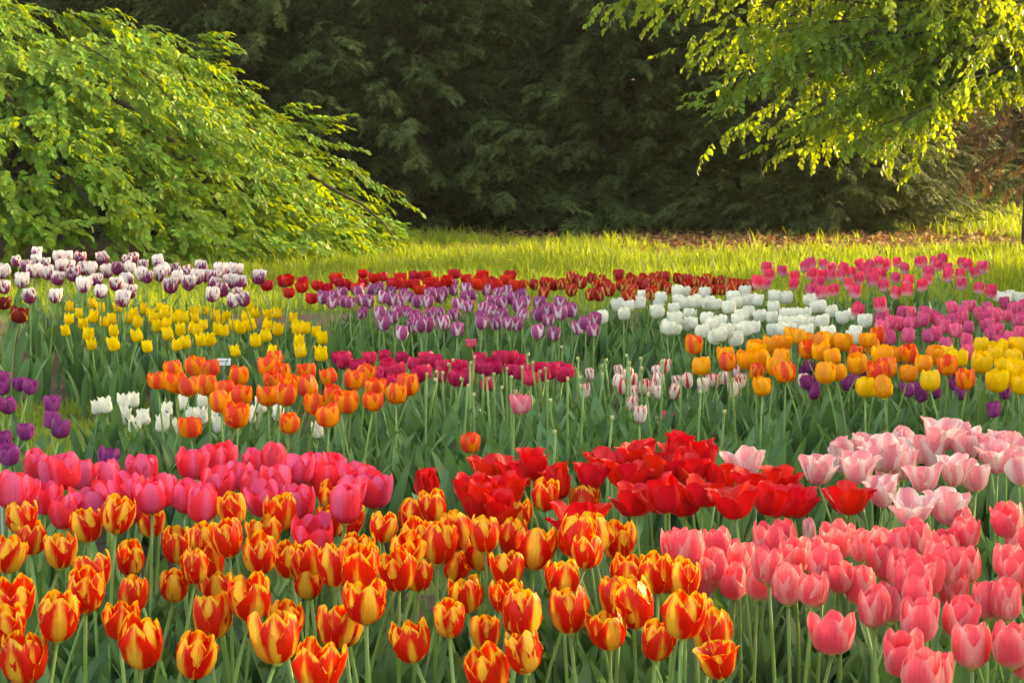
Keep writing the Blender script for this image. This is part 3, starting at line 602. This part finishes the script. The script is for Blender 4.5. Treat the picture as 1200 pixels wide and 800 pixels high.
bed('orange_tulip', 'orange red tulip among the golden yellow ones', 'tulip', 'orange red tulips among the golden ones', cF([(42,395),(160,455),(360,490),(430,410),(595,425),(675,365),(715,475),(785,425),(920,465),(985,515),(672,490),(255,490)]), 2, zh=.43, mat='orange', prof='cup', Wd=.06, Ht=.064, near=True, nleaf=3, lsc=1, fill=3)
bed('lemon_tulip', 'clear yellow tulip right of the golden ones', 'tulip', 'yellow tulips at the right end of the golden bed', cF([(635,540),(860,520),(905,430),(960,440),(1035,400),(1030,455),(1075,430),(1100,410),(1095,520),(1150,440),(1160,485),(1172,530),(1178,395),(1125,470)]), 2, zh=.43, mat='lemon', prof='cup', Wd=.066, Ht=.066, near=True, nleaf=3, lsc=1, fill=4)
yellow = cD([(240,262),(238,305),(228,345),(318,250),(350,265),(275,285),(320,295),(290,320),(305,358),(320,393),(360,315),(410,265),(395,345),(400,390),(440,300),(385,305),(475,315),(500,270),(480,360),(530,300),(513,400),(545,330),(555,265),(567,287),(585,275),(605,300),(575,320),(587,355),(625,340),(612,395),(645,385),(640,300),(665,335),(675,280),(680,300),(705,325),(710,275),(700,378),(730,375),(745,290),(755,340),(780,345),(785,295),(810,325),(835,335),(818,415),(862,265),(855,300),(875,325),(888,380),(885,285),(930,290),(925,325),(930,362),(960,285),(960,340),(945,415),(1015,300),(1025,325),(1030,340),(1060,335),(1035,380),(1045,415),(1098,350),(1118,370),(1115,425),(460,285),(620,290),(520,285),(685,345),(762,305)])
FAR = dict(near=False, nleaf=2, lsc=.85, fill=3)
bed('yellow_tulip', 'bright yellow tulip', 'tulip', 'bright yellow tulips at left', yellow, 5, zh=.30, mat='yellow', prof='lily', Wd=.050, Ht=.062, **{**FAR, 'lsc': .72, 'fill': 5}, drop=.60, pw=1.35)
plumw = cD([(5,140),(15,195),(60,105),(95,125),(128,75),(130,100),(132,140),(110,140),(75,170),(155,115),(205,90),(210,120),(235,90),(240,120),(200,165),(165,145),(260,150),(278,95),(290,130),(320,130),(108,225),(355,95),(370,140),(335,170),(300,180),(405,130),(400,185),(435,105),(445,130),(465,95),(445,170),(445,210),(350,210),(495,120),(510,160),(550,105),(555,150),(590,190),(610,135),(645,145),(655,180),(700,125),(680,160),(712,155),(735,160),(765,135),(742,185),(738,220),(770,205),(800,135),(822,135),(800,175),(828,178),(830,220),(805,242),(850,237),(895,160),(425,235),(190,225),(285,190),(490,150),(620,160),(575,135)])
bed('plum_and_white_tulip', 'plum and white tulip', 'tulip', 'plum and white tulips at the back left', plumw, 4, zh=.45, mat='plumwhite', prof='egg', Wd=.066, Ht=.078, **FAR, crinkle=.22)
bed('maroon_tulip', 'maroon tulip with yellow petal edges at the left edge', 'tulip', 'maroon and yellow tulips', cD([(12,250),(63,293)]), 1, zh=.42, mat='maroon', prof='bowl', Wd=.075, Ht=.07, **FAR)
bed('purple_tulip', 'dark purple tulip at the left edge', 'tulip', 'purple tulips at the left edge', cD([(12,510),(70,530),(100,540),(35,605),(178,600),(175,655),(205,685),(92,697),(5,730),(30,775),(375,785),(12,545),(-10,600)]), 3, zh=.40, mat='plum', prof='bowl', Wd=.046, Ht=.052, near=False, nleaf=3, lsc=.9, fill=3)
bed('white_tulip', 'white tulip behind the orange ones', 'tulip', 'white tulips behind the orange ones', cD([(335,612),(372,602),(425,592),(462,585),(500,645),(467,670),(560,665),(577,620),(632,595),(610,680),(700,640),(765,670),(870,635),(430,640),(905,605),(700,585),(970,630),(1000,620),(1105,690),(665,640),(740,640)]), 3, zh=.27, mat='white', prof='lily', Wd=.042, Ht=.058, near=False, nleaf=3, lsc=.8, fill=6, drop=.55, pw=1.5)
lilac = cE([(50,205),(0,215),(30,250),(10,245),(68,285),(75,240),(100,205),(95,245),(140,230),(130,200),(135,285),(180,240),(180,300),(170,215),(195,280),(208,355),(205,245),(235,230),(232,280),(255,300),(262,245),(275,325),(297,325),(300,245),(310,290),(312,220),(345,230),(355,318),(340,285),(390,205),(405,255),(395,290),(402,342),(435,200),(440,262),(430,230),(455,225),(485,300),(490,320),(490,270),(520,275),(505,205),(520,245),(545,215),(540,318),(558,290),(560,250),(575,210),(580,320),(595,235),(610,325),(615,260),(628,290),(632,220),(640,245),(685,250),(690,290),(685,350),(720,275),(720,310),(737,357),(762,250),(760,285),(800,275),(848,320),(825,335),(878,345),(880,305),(145,320),(545,245),(220,220),(355,215),(65,210),(245,330),(390,188)]) + cD([(1118,230),(1155,225),(1150,250),(1175,240)])
bed('lilac_tulip', 'lilac purple tulip with white petal edges', 'tulip', 'lilac and white tulips in the middle', lilac, 5, zh=.40, mat='lilac', prof='egg', Wd=.056, Ht=.064, **FAR)
scar = cE([(5,180),(12,190),(75,150),(75,180),(60,200),(110,165),(145,160),(175,185),(205,165),(190,180),(250,158),(255,185),(275,205),(292,158),(315,180),(300,185),(345,195),(375,190),(400,150),(388,150),(435,165),(450,180),(480,165),(490,155),(475,185),(500,180),(525,180),(540,190),(570,170),(585,155),(600,190),(220,185),(365,175)]) + cD([(928,190),(995,172),(1005,215),(1052,175),(1050,195),(1100,190),(1165,165),(1080,235),(1180,180),(1140,200),(990,175)])
bed('scarlet_tulip', 'deep red tulip at the back edge of the bed', 'tulip', 'deep red tulips at the back', scar, 3, zh=.42, mat='scarlet', prof='bowl', Wd=.060, Ht=.060, **FAR, crinkle=.12)
rus = cE([(630,190),(668,187),(700,215),(705,180),(722,185),(740,190),(765,185),(798,160),(808,168),(797,205),(830,180),(862,222),(870,165),(885,190),(905,170),(920,190),(930,205),(965,155),(970,190),(985,185),(1000,205),(1005,230),(1020,175),(1040,185),(1045,165),(1085,165),(1070,180),(1065,195),(1105,160),(1110,185),(1075,215),(1130,160),(1135,200),(1165,165),(1180,168),(900,220),(1003,168)]) + cF([(20,170),(15,190),(50,175),(75,185),(100,180),(105,205),(130,175),(135,205),(165,185),(165,205),(200,190),(183,190),(220,190),(85,168),(40,215),(240,190),(65,200)])
bed('russet_tulip', 'dark red tulip with yellow petal edges', 'tulip', 'dark red and yellow tulips at the back', rus, 3, zh=.40, mat='russet', prof='egg', Wd=.056, Ht=.066, **FAR)
white = cE([(965,255),(998,262),(1035,250),(1050,225),(905,300),(1110,232),(1100,280),(1097,258),(1155,270),(1165,210),(1172,240),(1160,305),(1130,335),(1157,340),(980,288)]) + cF([(10,215),(5,250),(50,245),(75,215),(85,250),(115,255),(160,265),(180,230),(185,250),(215,210),(225,240),(258,240),(320,228),(363,232),(20,290),(10,325),(32,320),(85,305),(72,348),(95,325),(135,315),(130,360),(150,345),(190,310),(220,340),(250,335),(230,280),(270,295),(310,300),(313,265),(315,345),(355,290),(345,340),(360,320),(400,318),(395,290),(425,290),(440,240),(440,320),(430,350),(460,250),(467,265),(482,262),(490,312),(515,280),(555,300),(587,290),(600,350),(632,312),(508,355),(595,370),(182,375),(110,370),(375,345),(205,295)])
bed('white_tulip', 'large round white tulip', 'tulip', 'white tulips right of the middle', white, 5, zh=.38, mat='white', prof='bowl', Wd=.058, Ht=.064, **FAR)
bed('white_tulip', 'far white tulip at the right edge', 'tulip', 'far white tulips at the right edge', cF([(1095,228),(1120,235),(1150,230),(1178,240),(1135,222),(1165,228)]), 1, zh=.36, mat='white', prof='bowl', Wd=.06, Ht=.054, **FAR)
hot = cF([(262,178),(290,130),(290,185),(305,155),(350,140),(388,160),(385,185),(420,125),(445,115),(445,150),(470,180),(445,205),(490,115),(490,155),(512,155),(495,215),(520,130),(525,205),(550,155),(555,130),(575,185),(585,145),(600,210),(615,165),(620,118),(632,132),(665,170),(675,110),(670,150),(692,150),(700,190),(710,118),(735,165),(735,215),(770,130),(745,110),(778,175),(778,205),(835,110),(830,190),(850,145),(852,170),(870,105),(900,100),(915,130),(920,160),(965,185),(970,110),(987,120),(965,150),(1015,145),(1040,128),(1030,200),(1070,210),(928,145),(820,108),(690,255),(605,275),(642,145),(480,215),(650,120),(882,120)])
bed('hot_pink_tulip', 'hot pink tulip with a whitish base', 'tulip', 'hot pink tulips at the back right', hot, 4, zh=.42, mat='hotpink', prof='cup', Wd=.058, Ht=.074, **FAR)
orch = cF([(695,290),(715,318),(682,305),(723,370),(760,285),(755,325),(780,365),(785,320),(790,285),(803,320),(835,285),(830,308),(850,290),(855,365),(878,355),(870,300),(890,310),(905,330),(920,395),(940,265),(935,310),(950,345),(980,378),(970,305),(975,280),(995,335),(1002,262),(985,262),(1030,285),(1060,270),(1045,300),(1050,330),(1070,358),(1065,325),(1092,345),(1095,295),(1120,250),(1130,295),(1130,370),(1165,355),(1160,310),(1168,265),(1180,300),(1100,385),(1075,285),(1182,262),(1145,272),(992,420),(682,335),(740,320)])
bed('orchid_pink_tulip', 'orchid pink tulip', 'tulip', 'orchid pink tulips at the right', orch, 5, zh=.38, mat='orchid', prof='cup', Wd=.050, Ht=.062, **FAR)
mag = cE([(20,445),(5,460),(100,440),(150,435),(160,465),(205,440),(205,480),(250,462),(290,490),(322,450),(300,440),(125,500),(147,490),(180,520),(350,470),(345,500),(390,470),(395,510),(430,490),(415,468),(475,470),(495,455),(500,480),(540,475),(560,440),(592,440),(585,482),(545,440),(620,450),(645,480),(650,510),(628,490),(690,480),(705,500),(735,480),(720,495),(767,500),(782,490),(515,530),(752,478),(270,500),(440,515),(480,445),(60,470),(-5,440)])
bed('magenta_tulip', 'crimson magenta tulip behind the cut stems', 'tulip', 'crimson magenta tulips in the middle', mag, 4, zh=.36, mat='magenta', prof='bowl', Wd=.052, Ht=.054, **FAR)
bed('striped_tulip', 'white tulip with red stripes', 'tulip', 'red striped white tulips in the middle', cE([(865,497),(955,520),(965,487),(1010,515),(995,500),(1010,560),(1048,540),(1068,542),(1100,520),(1120,470),(1100,560),(1170,525),(1150,555),(845,555),(1035,635),(1005,597),(975,540),(1098,490)]) + cF([(20,520),(75,535),(100,518),(120,520),(185,485),(195,530),(178,550),(202,520),(415,520),(145,510)]), 3, zh=.33, mat='candy', prof='egg', Wd=.038, Ht=.056, near=False, nleaf=3, lsc=.85, fill=3)
bed('purple_tulip', 'dark purple tulip behind the golden ones', 'tulip', 'purple tulips behind the golden ones', cF([(440,470),(450,495),(430,525),(455,540),(500,475),(590,520),(620,490),(640,480),(575,530),(760,540),(790,550),(830,565),(875,560),(945,490),(945,530),(965,560),(1095,480),(1110,530),(1080,620),(420,490),(450,560),(1120,560),(700,460),(812,545),(600,500)]), 3, zh=.33, mat='plum', prof='bowl', Wd=.038, Ht=.050, near=False, nleaf=3, lsc=.9, fill=3)
bed('pink_tulip', 'lone soft pink tulip standing among the cut stems', 'tulip', 'lone pink tulips', cE([(625,600)]), 1, zh=.40, mat='pinkone', prof='cup', Wd=.056, Ht=.064, near=True, nleaf=3, lsc=.95)
bed('purple_tulip', 'small drooping magenta purple tulip low in the leaves', 'tulip', 'stray purple tulips', cE([(1125,640),(450,390)]), 1, zh=.26, mat='orchid', prof='open', Wd=.04, Ht=.04, near=False, nleaf=2, lsc=.8)

# cut stems in the middle
tips = Geo(); tube(tips, [(0, 0, -.006), (0, 0, .0), (0, 0, .004)], [.0042, .005, .0045], 8); TIP = tips.mesh('cut_tip', M_CUT, True)
cuts = cE([(297,500),(330,492),(325,518),(352,495),(372,465),(388,450),(415,515),(462,440),(450,460),(460,570),(490,505),(510,515),(558,545),(590,510),(650,430),(665,460),(628,475),(690,490),(708,480),(716,525),(765,405),(786,515),(830,510),(837,545),(820,445),(920,450),(905,470),(905,500),(990,435),(1000,460),(1038,445),(1043,480),(1065,570),(940,650),(740,700),(725,590),(605,560),(1115,455),(1180,520),(530,500),(440,540),(575,480)]) + cF([(145,630),(175,520),(60,560)])
cuts = sorted(cuts)
for i, (x, y) in enumerate(cuts):
    z = .46+random.uniform(-.05, .03); P = at(x, y, z); bi = random.randrange(3); rz = random.uniform(0, 6.28)
    root = link('cut_tulip_stem', None, loc=(P.x-BENDS[bi]*math.cos(rz), P.y-BENDS[bi]*math.sin(rz), .002)); root.rotation_euler.z = rz
    tag(root, f'tall headless green tulip stem, {ordn(i)} from left among the cut stems', 'tulip stem', 'cut tulip stems in the middle')
    s = link('stem', STEMS[bi], root); s.scale = (1.2, 1.2, z); link('cut_tip', TIP, root, (BENDS[bi], 0, z))
    for k in range(3):
        lf = link('leaf', random.choice(LEAVES), root); lf.scale = (1, 1, 1); lf.rotation_euler.z = k*2.1+random.uniform(-.4, .4)
    for _ in range(7): fill_pts.append((root.location.x+random.gauss(0, .13), root.location.y+random.gauss(0, .16), .95))
# extra foliage between the flowers
for _ in range(700):      # leafy middle strip in front of the orange, magenta and golden tulips
    P = at(random.uniform(130, 1200), random.uniform(520, 600), .15); fill_pts.append((P.x, P.y, random.uniform(.8, 1.0)))
for _ in range(260):
    P = at(random.uniform(-20, 1220), random.uniform(720, 900), .2); fill_pts.append((P.x, P.y, random.uniform(.8, .95)))
G = Geo(); FP = np.array(fill_pts); idx = rng.integers(0, len(LG), len(FP))
for k, (V, Fc, uv) in enumerate(LG):
    s = idx == k; n = int(s.sum()); M = rotz_many(n, .8, 1.1)*FP[s, 2][:, None, None]; P = np.concatenate([FP[s, :2], np.full((n, 1), .002)], 1)
    G.scatter(V, Fc, M, P, uv)
M_LEAF2 = leaf_mat('tulip_foliage', (.050,.130,.050), (.165,.295,.13), .5, .28, (.16,.34,.04), 9, island=True, spec=.22)
tag(link('tulip_foliage', G.mesh('tulip_foliage', M_LEAF2, True)), 'dense blue green tulip leaves filling the beds between the flowers', 'foliage', kind='stuff')

# ------------------------------------------------------------ plant labels and dandelions
def plate(px, py, zc, wd, ht, lab, rz=0):
    P = at(px, py, zc); root = link('plant_label', None, loc=(P.x, P.y, 0)); root.rotation_euler.z = rz; tag(root, lab, 'plant label', 'white plant labels on stakes')
    def box(name, sx, sy, sz, loc, mat, rx=0):
        V = np.array([(x*sx/2, y*sy/2, z*sz/2) for x in (-1, 1) for y in (-1, 1) for z in (-1, 1)]); Fq = np.array([[0,1,3,2],[4,6,7,5],[0,4,5,1],[2,3,7,6],[0,2,6,4],[1,5,7,3]])
        o = link(name, mesh_np(name, V, [Fq], mat), root, loc); o.rotation_euler.x = rx; 
        b = o.modifiers.new('bevel', 'BEVEL'); b.width = min(sx, sy, sz)*.2; b.segments = 2; return o
    box('plate', wd, .003, ht, (0, 0, zc), M_LABEL, -.5); box('stake', .006, .003, zc, (0, .004, zc/2), M_STAKE)
    for k in range(2): box('printed_line', wd*.7, .001, ht*.09, (0, -.0035+.18*ht*(k-.5)*.5, zc+ht*(.12-.24*k)), M_PRINT, -.5)
plate(262, 424, .22, .062, .034, 'small white plant label between the yellow and orange tulips')
plate(1, 577, .34, .05, .05, 'white plant label cut by the left edge beside the rose tulips')
M_DAND = plain('dandelion_yellow', (.85,.6,.01), .6)
dm = Geo()
for k in range(40):
    a = random.uniform(0, 6.28); e = random.uniform(0, .9); dm.add(np.array([(0, 0, 0), (.018*math.cos(a)*math.cos(e), .018*math.sin(a)*math.cos(e), .018*math.sin(e)), (.018*math.cos(a+.3)*math.cos(e), .018*math.sin(a+.3)*math.cos(e), .018*math.sin(e))]), [np.array([[0, 1, 2]])])
dmesh = dm.mesh('flower', M_DAND); 
for i, (x, y) in enumerate(sorted([(504,303),(599,305),(545,300),(1083,237),(1112,240),(1145,252),(1170,262)])):
    P = at(x, y, .2); root = link('dandelion', None, loc=(P.x, P.y, 0)); tag(root, f'tiny yellow dandelion in the long grass, {ordn(i)} from the left', 'dandelion', 'dandelions in the grass')
    s = link('stem', STEMS[0], root); s.scale = (.8, .8, .2); link('flower', dmesh, root, (0, 0, .2))

# ------------------------------------------------------------ evening haze
HM = bpy.data.materials.new('haze'); HM.use_nodes = True; ht = HM.node_tree; ht.nodes.clear(); hv = ht.nodes.new('ShaderNodeVolumePrincipled'); ho = ht.nodes.new('ShaderNodeOutputMaterial')
hv.inputs['Color'].default_value = (.95, .93, .85, 1); hv.inputs['Density'].default_value = .0004; hv.inputs['Anisotropy'].default_value = .3; ht.links.new(hv.outputs[0], ho.inputs['Volume'])
HV = np.array([(x, y, z) for x in (-40, 40) for y in (-4, 70) for z in (-1, 16)], float)
hz = link('haze', mesh_np('haze', HV, [np.array([[0,1,3,2],[4,6,7,5],[0,4,5,1],[2,3,7,6],[0,2,6,4],[1,5,7,3]])], HM)); tag(hz, 'faint warm evening haze in the air of the garden', 'haze', kind='stuff')
